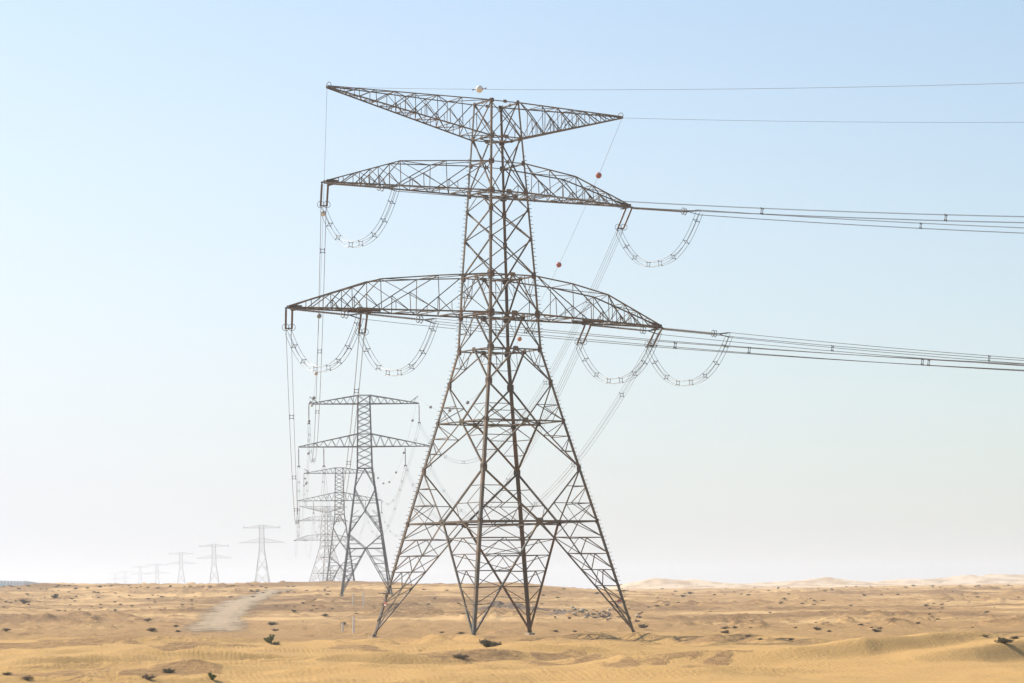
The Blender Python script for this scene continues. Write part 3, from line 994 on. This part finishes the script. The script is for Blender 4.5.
def make_hang_string():
    t = link("insulator_string", None)
    r_ = MB()
    pts, rad = [], []
    for i in range(49):
        z = -.4 - 3.9 * i / 48
        pts.append(V(0, 0, z)); rad.append(.14 if i % 2 else .06)
    r_.tube(pts, rad, 7); r_.build("insulator_rod", M_disc, t)
    y = MB(); y.box(V(0, 0, -4.5), .6, .12, .3); y.bar(V(0, 0, 0), V(0, 0, -.4), .08)
    for s in (-1, 1): y.box(V(s * .25, 0, -4.8), .12, .35, .3)
    y.build("clamp", M_fit, t)
    return t

def wire_pts(p, q, sag, n=48):
    out = []
    for i in range(n + 1):
        t_ = i / n
        v_ = p.lerp(q, t_); v_.z -= 4 * sag * t_ * (1 - t_)
        out.append(v_)
    return out

SP = .25
def bundle(name, label, cat, group, pts, mat_=None, spacers=(), r=.018, parts=True, side=None, updir=None, single=False, thin=.075):
    """quad conductor along pts, as an object whose origin is its first point"""
    o0 = pts[0].copy()
    if single:
        mb = MB()
        for a_, b_ in ((-1, -1), (1, -1), (1, 1), (-1, 1)):
            mb.tube([p - o0 + side * (a_ * SP) + UP * (b_ * SP) for p in pts], r, 4)
        o = mb.build(name, mat_ or M_wire, None, o0)
        return tag(o, label, cat, group)
    t = link(name, None, None, o0)
    tag(t, label, cat, group)
    n = len(pts)
    dirs = []
    for i in range(n):
        d = (pts[min(i + 1, n - 1)] - pts[max(i - 1, 0)]).normalized()
        s_ = side if side is not None else d.cross(UP).normalized()
        s_ = (s_ - d * s_.dot(d)).normalized()
        w_ = s_.cross(d).normalized()
        dirs.append((s_, w_))
    for a_, b_ in ((-1, -1), (1, -1), (1, 1), (-1, 1)):
        mb = MB()
        mb.tube([p - o0 + dirs[i][0] * (a_ * SP) + dirs[i][1] * (b_ * SP) for i, p in enumerate(pts)], r, 5)
        mb.build("conductor", mat_ or M_wire, t)
    cum = [0.0]
    for i in range(n - 1): cum.append(cum[-1] + (pts[i + 1] - pts[i]).length)
    for sdist in spacers:
        if sdist > cum[-1]: continue
        i = max(j for j in range(n) if cum[j] <= sdist)
        i = min(i, n - 2)
        f_ = (sdist - cum[i]) / (cum[i + 1] - cum[i])
        c = pts[i].lerp(pts[i + 1], f_) - o0
        s_, w_ = dirs[i]
        mb = MB()
        cs = [c + s_ * (a_ * SP) + w_ * (b_ * SP) for a_, b_ in ((-1, -1), (1, -1), (1, 1), (-1, 1))]
        ins = [c + s_ * (a_ * SP * .72) + w_ * (b_ * SP * .72) for a_, b_ in ((-1, -1), (1, -1), (1, 1), (-1, 1))]
        for q in range(4):
            mb.bar(ins[q], ins[(q + 1) % 4], thin * .6, s_.cross(w_)); mb.bar(ins[q], c + (cs[q] - c) * 1.12, thin, s_.cross(w_))
        mb.build("spacer", M_fit, t)
    return t

strain = make_strain_string()
strain_used = [False]
def place_string(p, d, label):
    if strain_used[0]: o = copy_tree(strain)
    else: o = strain; strain_used[0] = True
    tag(o, label, "insulator", "strain insulators of the near pylon")
    o.location = p
    x = d.normalized(); y = UP.cross(x).normalized(); z = x.cross(y)
    o.rotation_euler = Matrix((x, y, z)).transposed().to_euler()
    return o
hang = make_hang_string()
hang_used = [False]
def place_hang(p, yaw, label):
    if hang_used[0]: o = copy_tree(hang)
    else: o = hang; hang_used[0] = True
    tag(o, label, "insulator", "hanging insulators of the far pylons")
    o.location = p; o.rotation_euler = (0, 0, yaw)
    return o

S_BS = (13.4, 12.6, 13.4, 13.4, 13.2, 13.2)
S_A, S_B, L_A, L_B = 15.8, 12.6, 361.5, 361.5
SIDE_A = DIR_A.cross(UP).normalized(); SIDE_B = DIR_B.cross(UP).normalized()
MT2 = Matrix.Translation(T2) @ Matrix.Rotation(yaw_a, 4, 'Z')
T3 = towers[1].location.copy(); MT3 = Matrix.Translation(T3) @ Matrix.Rotation(yaw_a, 4, 'Z')
T4o = towers[2]; MT4 = Matrix.Translation(T4o.location) @ Matrix.Rotation(math.radians(36), 4, 'Z') @ Matrix.Scale(.83, 4)
PH = [  # local x, z on the near tower; x, z on the line towers; words
    (-19.64, 43.85, -13.0, 44.9, "left end of the middle arm"),
    (16.13, 43.88, 13.0, 44.9, "right end of the middle arm"),
    (-23.7, 31.6, -15.5, 34.8, "left end of the lowest arm"),
    (-15.5, 31.5, -9.6, 34.8, "left inner hanger of the lowest arm"),
    (10.8, 31.55, 9.6, 34.8, "right inner hanger of the lowest arm"),
    (19.8, 31.6, 15.5, 34.8, "right end of the lowest arm")]
hang_lab = {0: "left end of the top arm", 1: "right end of the top arm", 2: "left end of the low arm", 3: "left half of the low arm", 4: "right half of the low arm", 5: "right end of the low arm"}
for i, (x, z, x2, z2, words) in enumerate(PH):
    p0 = MW1 @ V(x, 0, z); S_B = S_BS[i]
    slopeA = 4 * S_A / L_A + .01
    dA = (DIR_A - UP * slopeA).normalized(); dB = (DIR_B - UP * (4 * S_B / L_B)).normalized()
    place_string(p0, dA, "dark double insulator string receding from the " + words)
    place_string(p0, dB, "dark double insulator string at the right of the " + words)
    eA = p0 + dA * 8.1; eB = p0 + dB * 8.1
    h2 = MT2 @ V(x2, 0, z2)
    place_hang(h2, yaw_a, "thin grey insulator hanging from the " + hang_lab[i] + " of the second pylon")
    h3 = MT3 @ V(x2, 0, z2)
    place_hang(h3, yaw_a, "faint insulator hanging from the " + hang_lab[i] + " of the third pylon")
    q2 = h2 - UP * 4.85; q3 = h3 - UP * 4.85
    pts = wire_pts(eA, q2, S_A, 60)
    bundle("conductor_bundle", "four-wire conductor running away into the distance from the " + words, "power line", "conductors of the power line", pts, None, [14 + 47 * k + (i * 13) % 29 for k in range(8)], side=SIDE_A)
    # towards the right
    eT0 = eB + DIR_B * (L_B - 14)
    ptsB = wire_pts(eB, eT0, S_B, 60)
    bundle("conductor_bundle", "four-wire conductor running off to the right from the " + words, "power line", "conductors of the power line", ptsB, None, [(10 + 9 * i) % 32 + 5 + 20 * k + 3 * (k % 2) for k in range(12)], side=SIDE_B)
    # jumper between the two strings
    drop = 4.25
    jp = []
    for k in range(29):
        t_ = k / 28
        v_ = eA.lerp(eB, t_); v_.z -= drop * (1 - abs(2 * t_ - 1) ** 2.5)
        jp.append(v_)
    bundle("jumper_loop", "drooping four-wire jumper loop under the " + words, "cable", "jumper loops under the arms of the near pylon", jp, M_fit, [2.1 + 2.35 * k + random.uniform(-.35, .35) for k in range(7)], r=.023, thin=.062)
    # onward spans
    bundle("conductor_bundle", "faint conductor span beyond the second pylon, on the " + hang_lab[i], "power line", "conductors of the power line", wire_pts(q2, q3, 12.0, 30), None, [20 + 50 * k for k in range(7)], side=SIDE_A, r=.012)
    q4 = MT4 @ V(x, 0, z)
    bundle("conductor_bundle", "very faint conductor span beyond the third pylon, on the " + hang_lab[i], "power line", "conductors of the power line", wire_pts(q3, q4, 12.0, 24), None, side=SIDE_A, single=True, r=.010)

def earth_wire(p, q, sag, label):
    mb = MB()
    mb.tube([v_ - p for v_ in wire_pts(p, q, sag, 60)], .016, 5)
    return tag(mb.build("earth_wire", M_wire, None, p), label, "power line", "earth wires along the top")

def marker(p, d, m_, label, r=.34):
    t = thing("marker_ball", label, "marker ball", p, 0, "marker balls on the earth wires")
    mb = MB(); mb.ball(V(0, 0, 0), r); mb.build("shell", m_, t, smooth=True)
    for s in (-1, 1):
        c_ = MB(); c_.bar(d * (s * r), d * (s * (r + .32)), .05); c_.ball(d * (s * (r + .35)), .075, 8, 5)
        c_.build("clamp", M_fit, t)
    return t

ends1 = {0: MW1 @ V(-19.29, 0, 53.1), 1: MW1 @ V(15.39, 0, 53.1)}
ends2 = {0: MT2 @ V(-12.75, 0, 46.6), 1: MT2 @ V(12.75, 0, 46.6)}
ends3 = {0: MT3 @ V(-12.75, 0, 46.6), 1: MT3 @ V(12.75, 0, 46.6)}
ends4 = {0: MT4 @ V(-19.29, 0, 53.1), 1: MT4 @ V(15.39, 0, 53.1)}
S_E = 12.0
S_EA = {0: 12.0, 1: 13.5}
side_w = {0: "left", 1: "right"}
cols = {0: [(M_white, "white"), (M_grey, "grey")], 1: [(M_red, "red"), (M_red, "red"), (M_orange, "orange"), (M_grey, "grey")]}
ORD = ["first", "second", "third", "fourth", "fifth", "sixth", "seventh", "eighth", "ninth"]
for e in (0, 1):
    earth_wire(ends1[e], ends2[e], S_EA[e], "thin earth wire from the %s tip of the top arm back to the second pylon" % side_w[e])
    earth_wire(ends2[e], ends3[e], S_E, "faint thin earth wire from the %s horn of the second pylon to the third" % side_w[e])
    earth_wire(ends3[e], ends4[e], S_E, "very faint thin earth wire on the %s beyond the third pylon" % side_w[e])
    tB = ends1[e] + DIR_B * L_B
    earth_wire(ends1[e], tB, S_E - 1, "thin earth wire running off to the right from the %s tip of the top arm" % side_w[e])
    for k, dist in enumerate(((45, 106, 170, 228, 285, 330), (19.6, 60, 112, 165, 210, 256, 315))[e]):
        t_ = dist / L_A
        p = ends1[e].lerp(ends2[e], t_); p.z -= 4 * S_EA[e] * t_ * (1 - t_)
        mm, cn = cols[e][min(k, len(cols[e]) - 1)] if e else cols[e][k % 2]
        marker(p, DIR_A, mm, "%s marker ball, %s out from the near pylon on the %s earth wire going back" % (cn, ORD[k], side_w[e]))
    for k in range(6):
        t_ = (30 + 55 * k) / 354
        p = ends2[e].lerp(ends3[e], t_); p.z -= 4 * S_E * t_ * (1 - t_)
        mm, cn = (M_grey, "grey")
        marker(p, DIR_A, mm, "small %s marker ball, %s beyond the second pylon on the %s earth wire" % (cn, ORD[k], side_w[e]))
p = ends1[0].lerp(ends1[0] + DIR_B * L_B, 16.9 / L_B); p.z -= 4 * (S_E - 1) * (16.6 / L_B) * (1 - 16.6 / L_B)
marker(p, DIR_B, M_white, "pale marker ball on the wire just above the peak of the big pylon")

# ------------------------------------------------------------------ fence on the far left
def make_fence():
    d0 = 1250.0
    pts = []
    for x, yt in ((-60, 580.2), (0, 580.8), (24, 581.2), (32, 582.2), (40, 583.4), (56, 585.0), (75, 587.5)):
        X_, Y_ = unroll(x, yt)
        d = d0 + x * 2.0
        pts.append(V((X_ - 512) / F_PX * d, d, CAM_Z + (Y0 - Y_) / F_PX * d))
    t = thing("fence", "long pale blue fence with white posts on the skyline at far left", "fence", (pts[0].x, pts[0].y, pts[0].z - 5))
    o0 = t.location
    pm = MB()
    for i in range(len(pts) - 1):
        a_, b_ = pts[i] - o0, pts[i + 1] - o0
        pm.hexa(a_ - V(0, 0, 5.5), b_ - V(0, 0, 5.5), V(0, 0, 0), V(0, .12, 0), V(0, 0, 0), V(0, 0, 5.4))
    pm.build("panel", M_fence, t)
    tot = 46
    for k in range(tot):
        f_ = k / (tot - 1) * (len(pts) - 1)
        i = min(int(f_), len(pts) - 2)
        p = pts[i].lerp(pts[i + 1], f_ - i) - o0
        q = MB(); q.bar(p - V(0, .2, 6.2), p + V(0, -.2, .25), .5)
        q.build("post", M_white, t)
    return t
make_fence()

# ------------------------------------------------------------------ shrubs
def leaf_clump(mb, c, r, n, size, rnd, flat=.8):
    for _ in range(n):
        v_ = Vector((rnd.gauss(0, 1), rnd.gauss(0, 1), rnd.gauss(0, 1))).normalized() * (r * rnd.random() ** .45)
        v_.z *= flat
        p = c + v_
        a_ = Vector((rnd.gauss(0, 1), rnd.gauss(0, 1), rnd.gauss(0, .8))).normalized()
        b_ = a_.cross(Vector((rnd.gauss(0, 1), rnd.gauss(0, 1), rnd.gauss(0, 1)))).normalized()
        s = size * (.6 + .8 * rnd.random())
        k = len(mb.v)
        mb.v += [tuple(p - a_ * s), tuple(p + b_ * s * .45), tuple(p + a_ * s), tuple(p - b_ * s * .45)]
        mb.f.append((k, k + 1, k + 2, k + 3)); mb.m.append(0)

def make_shrub(seed, leaf, n_stems, hgt, spread, leaves, dense):
    """unit shrub about 1 m across: stems fanning out of the ground with leaf clumps along them"""
    rnd = random.Random(seed)
    t = link("shrub", None)
    st = MB(); fo = MB()
    for k in range(n_stems):
        an = 2 * math.pi * k / n_stems + rnd.uniform(-.4, .4)
        ln = spread * rnd.uniform(.4, 1.0)
        top = V(math.cos(an) * ln, math.sin(an) * ln, hgt * rnd.uniform(.55, 1.0) * (1.15 - .75 * ln / spread))
        mid_ = top * .5 + V(rnd.uniform(-.06, .06), rnd.uniform(-.06, .06), .08)
        st.tube([V(0, 0, -.12), mid_, top], [.022, .014, .005], 4)
        for f_ in (.15, .4, .6, .8, 1.0):
            c = V(0, 0, 0).lerp(mid_, f_ * 2) if f_ < .5 else mid_.lerp(top, (f_ - .5) * 2)
            c = V(c.x * 1.15, c.y * 1.15, max(.02, c.z - .06))
            leaf_clump(fo, c, spread * .30 * rnd.uniform(.7, 1.2), int(leaves * dense), .05, rnd)
        for _ in range(2):
            e = mid_.lerp(top, rnd.random())
            st.tube([e, e + V(rnd.uniform(-.18, .18), rnd.uniform(-.18, .18), rnd.uniform(.02, .2))], [.008, .003], 3)
    leaf_clump(fo, V(0, 0, hgt * .3), spread * .55, int(leaves * dense * 5), .05, rnd, .6)
    leaf_clump(fo, V(spread * .2, -spread * .15, hgt * .42), spread * .4, int(leaves * dense * 3), .045, rnd, .7)
    st.build("stem", M_twig, t)
    fo.build("foliage", leaf, t)
    return t

protos = [make_shrub(1, M_leaf_green, 13, .95, .42, 26, 1.2), make_shrub(2, M_leaf_dark, 12, .62, .5, 20, 1.0),
          make_shrub(3, M_leaf_dry, 11, .5, .52, 12, .8), make_shrub(4, M_leaf_dark, 9, .45, .5, 16, 1.0)]
used = set()
def shrub(kind, p, w, rot, label, group=None, sz=1.0):
    if kind in used: o = copy_tree(protos[kind])
    else: o = protos[kind]; used.add(kind)
    tag(o, label, "shrub", group)
    o.location = p; o.rotation_euler = (0, 0, rot); o.scale = (w, w, w * sz)
    return o

NAMED = [  # kind, x, y of its foot, width in picture points, label
    (0, 270, 643, 11, "bright green bush on a sand hump below the end of the track"),
    (3, 276, 645, 10, "low dark sprawl of twigs leaning on the right of the bright green bush"),
    (0, 212, 680, 9, "small bright green bush low in the foreground sand"),
    (1, 168, 673, 11, "dark grey-green bush up and right of a wider dark bush in the foreground"),
    (2, 148, 679, 14, "wide dark twiggy bush low in the foreground"),
    (2, 27, 680, 11, "brown dry bush in the bottom left corner, right of a smaller one"),
    (2, 7, 675, 9, "brown dry bush at the left edge near the bottom corner"),
    (3, 6, 631, 8, "round dark bush at the left edge halfway up the sand"),
    (1, 152, 631, 8, "olive bush near the left side of the track, beside a tiny dark one"),
    (3, 176, 627, 6, "small dark tuft between the olive bush and the track"),
    (2, 178, 632, 6, "small brown tuft just below the dark tuft near the track"),
    (2, 148, 622, 8, "low dark scrub on the plain above the olive bush"),
    (3, 272, 625, 10, "dark low bush right of the track, above the bright green bush"),
    (2, 275, 631, 7, "small brown bush just under the dark low bush right of the track"),
    (3, 325, 616, 7, "dark bush alone on the plain above the nearer pair of white posts"),
    (3, 344, 624, 6, "dark bush standing over the left lower white post"),
    (1, 488, 647, 18, "wide dark bush on the sand in front of the pylon, below its near foot"),
    (2, 461, 659, 15, "dark windswept bush on sand in front of the pylon, left of the wide one"),
    (3, 442, 633, 5, "small dark tuft between the left foot and the near foot of the big pylon"),
    (3, 461, 634, 7, "dark tuft close beside the near foot of the big pylon"),
    (3, 556, 632, 6, "dark tuft on the flat between the middle feet and right foot of the pylon"),
    (3, 575, 632, 5, "second smaller dark tuft on the flat inside the right foot of the pylon"),
    (1, 643, 628, 9, "dark bush just right of the right foot of the big pylon"),
    (2, 637, 622, 6, "brown tuft behind the right foot of the big pylon"),
    (1, 1003, 643, 14, "dark green bush on the crest of the right-hand dune"),
    (3, 1015, 639, 9, "low dark scrub to the right of the dune-crest bush"),
    (2, 985, 637, 7, "brown scrub to the left of the dune-crest bush"),
    (1, 817, 630, 7, "dark bush on the right plain, left of a smaller one, above the long dune"),
    (3, 829, 632, 5, "small dark tuft next to the dark bush on the right plain"),
    (1, 876, 632, 8, "dark bush in the cluster of three on the right plain, lowest one"),
    (3, 872, 628, 4, "small tuft in the cluster of three on the right plain, upper left one"),
    (2, 880, 629, 6, "brownish tuft in the cluster of three on the right plain, upper right one"),
    (2, 725, 629, 8, "brown bush at the foot of the pale bank right of the pylon"),
    (1, 726, 633, 7, "dark bush just under the brown one right of the pylon"),
    (3, 735, 628, 6, "dark tuft to the right of the brown bush beyond the pylon"),
    (2, 748, 637, 6, "brown tuft among gravel above the big dune, leftmost of three"),
    (3, 760, 640, 6, "dark tuft among gravel above the big dune, middle of three"),
    (3, 791, 640, 6, "dark tuft among gravel above the big dune, rightmost of three"),
    (3, 683, 597, 6, "dark bush far out on the plain below the first pale dune, lower of two"),
    (3, 690, 594, 6, "dark bush far out on the plain below the first pale dune, upper of two"),
    (3, 926, 606, 5, "dark bush alone far out on the right plain"),
    (1, 24, 604, 9, "dark bush with a sand tail near the left edge below the fence"),
    (1, 55, 598, 7, "dark bush on the far plain right of the fence end")]
for kind, x, y, w, lab in NAMED:
    p = on_ground(x, y)
    shrub(kind, p, 1.12 * w * p.y / F_PX, random.uniform(0, 6.28), lab, "named bushes" if False else None, .85 if kind else 1.0)
# scrub dotted over the far plain
rnd = random.Random(5)
cnt = 0
while cnt < 265:
    u_ = rnd.random()
    if u_ < .5:   x, y = rnd.uniform(-10, 330), 586 + 26 * rnd.random() ** 1.7
    elif u_ < .62: x, y = rnd.uniform(300, 640), 588 + 34 * rnd.random() ** 1.5
    else:         x, y = rnd.uniform(640, 1030), 585.5 + 44 * rnd.random() ** 1.8
    if abs(x - 232) < 34 and y > 598: continue
    p = on_ground(x, y, 240, 1500)
    if p.y > 1450: continue
    w = rnd.uniform(2.0, 4.6) * p.y / F_PX
    kd = rnd.choice((1, 2, 2, 3, 3))
    shrub(kd, p, min(w * 1.08, 2.4), rnd.uniform(0, 6.28), "tiny dark desert shrub dotted over the far plain", "tiny shrubs dotted over the far plain", rnd.uniform(.55, .9))
    cnt += 1

# ------------------------------------------------------------------ white posts, bank and rubble behind the tower
for x, y0_, y1_, lab in ((353, 605, 594, "short white post on the dark slope, left of a pair"), (363.5, 607, 593.5, "taller white post on the dark slope, right of a pair"),
                         (342.5, 632, 624.5, "short white post in the sand nearer the pylon, left of a pair"), (353.5, 633, 617, "tall white post in the sand nearer the pylon, right of a pair")):
    p = on_ground(x, y0_)
    h_ = (y0_ - y1_) * p.y / F_PX
    t = thing("marker_post", lab, "post", p, 0, "white posts left of the pylon")
    mb = MB(); mb.tube([V(0, 0, -.3), V(.02, 0, h_ * .5), V(.05, 0, h_)], [.10, .095, .09], 8); mb.build("shaft", M_post, t)
    mb = MB(); mb.tube([V(.05, 0, h_), V(.05, 0, h_ + .1)], [.10, .06], 8); mb.build("cap", M_post, t)

def lump(name, px0, px1, hgt, depth, m_, label, cat, seed):
    """a bank of earth running between two picture points on the ground"""
    a_, b_ = on_ground(*px0), on_ground(*px1)
    ax = (b_ - a_); ax.z = 0
    L_ = ax.length; ax.normalize()
    ay = V(-ax.y, ax.x, 0)
    nu, nv = 60, 17
    u_ = np.linspace(0, 1, nu); v_ = np.linspace(-1, 1, nv)
    U, W_ = np.meshgrid(u_, v_, indexing='ij')
    X = a_.x + ax.x * U * L_ + ay.x * W_ * depth
    Y = a_.y + ax.y * U * L_ + ay.y * W_ * depth
    env = np.clip(np.sin(np.pi * U), 0, 1) ** .6 * (1 - np.abs(W_) ** 1.6)
    Z = zg(X, Y) - .12 + env * hgt * (1 + 1.1 * fbm(X / 3.0, Y / 3.0, seed, 4))
    mid_ = a_.lerp(b_, .5)
    vv = [(X[i, j] - mid_.x, Y[i, j] - mid_.y, Z[i, j] - mid_.z) for i in range(nu) for j in range(nv)]
    ff = [(i * nv + j, (i + 1) * nv + j, (i + 1) * nv + j + 1, i * nv + j + 1) for i in range(nu - 1) for j in range(nv - 1)]
    mb = MB(); mb.v = vv; mb.f = ff; mb.m = [0] * len(ff)
    o = mb.build(name, m_, None, mid_, smooth=False)
    return tag(o, label, cat)
lump("earth_bank", (476, 609), (549, 611), 1.0, 3.0, M_berm, "long dark earth bank lying behind the middle feet of the big pylon", "earth bank", 3)
lump("earth_bank", (553, 613.5), (578, 613), .8, 2.0, M_berm, "short dark heap of earth just right of the long dark bank", "earth bank", 5)

def make_rock(seed, m_):
    rnd_ = random.Random(seed)
    bm = bmesh.new()
    bmesh.ops.create_icosphere(bm, subdivisions=2, radius=.5)
    ax_ = [Vector((rnd_.gauss(0, 1), rnd_.gauss(0, 1), rnd_.gauss(0, 1))).normalized() for _ in range(9)]
    cut = [rnd_.uniform(.28, .44) for _ in ax_]
    for v_ in bm.verts:
        for a_, c_ in zip(ax_, cut):
            d = v_.co.dot(a_)
            if d > c_: v_.co -= a_ * (d - c_)
        v_.co += Vector((rnd_.uniform(-.03, .03), rnd_.uniform(-.03, .03), rnd_.uniform(-.03, .03)))
        v_.co.z *= .75
    me_ = bpy.data.meshes.new("rock"); bm.to_mesh(me_); bm.free()
    me_.materials.append(m_)
    return me_
rocks = [make_rock(k, M_rock_dark if k % 2 else M_rock_pale) for k in range(6)]
for k in range(64):
    x = rnd.gauss(588, 14); y = 614 + rnd.gauss(0, 2.6) + (x - 588) * .09
    if k > 48: x, y = rnd.uniform(596, 640), rnd.uniform(612, 618)
    p = on_ground(x, y)
    s = rnd.uniform(1.8, 5.5) * p.y / F_PX
    i = rnd.choice((0, 1, 1, 2, 3, 3, 4, 5))
    o = link("rock", rocks[i], None, (p.x, p.y, p.z + s * .12))
    o.scale = (s * rnd.uniform(1, 1.5), s, s * rnd.uniform(.6, 1.0)); o.rotation_euler = (0, 0, rnd.uniform(0, 6.28))
    tag(o, ("pale" if i % 2 == 0 else "dark brown") + " stone in the rubble strewn behind the pylon's right half", "rock", ("pale" if i % 2 == 0 else "dark") + " stones strewn behind the pylon")
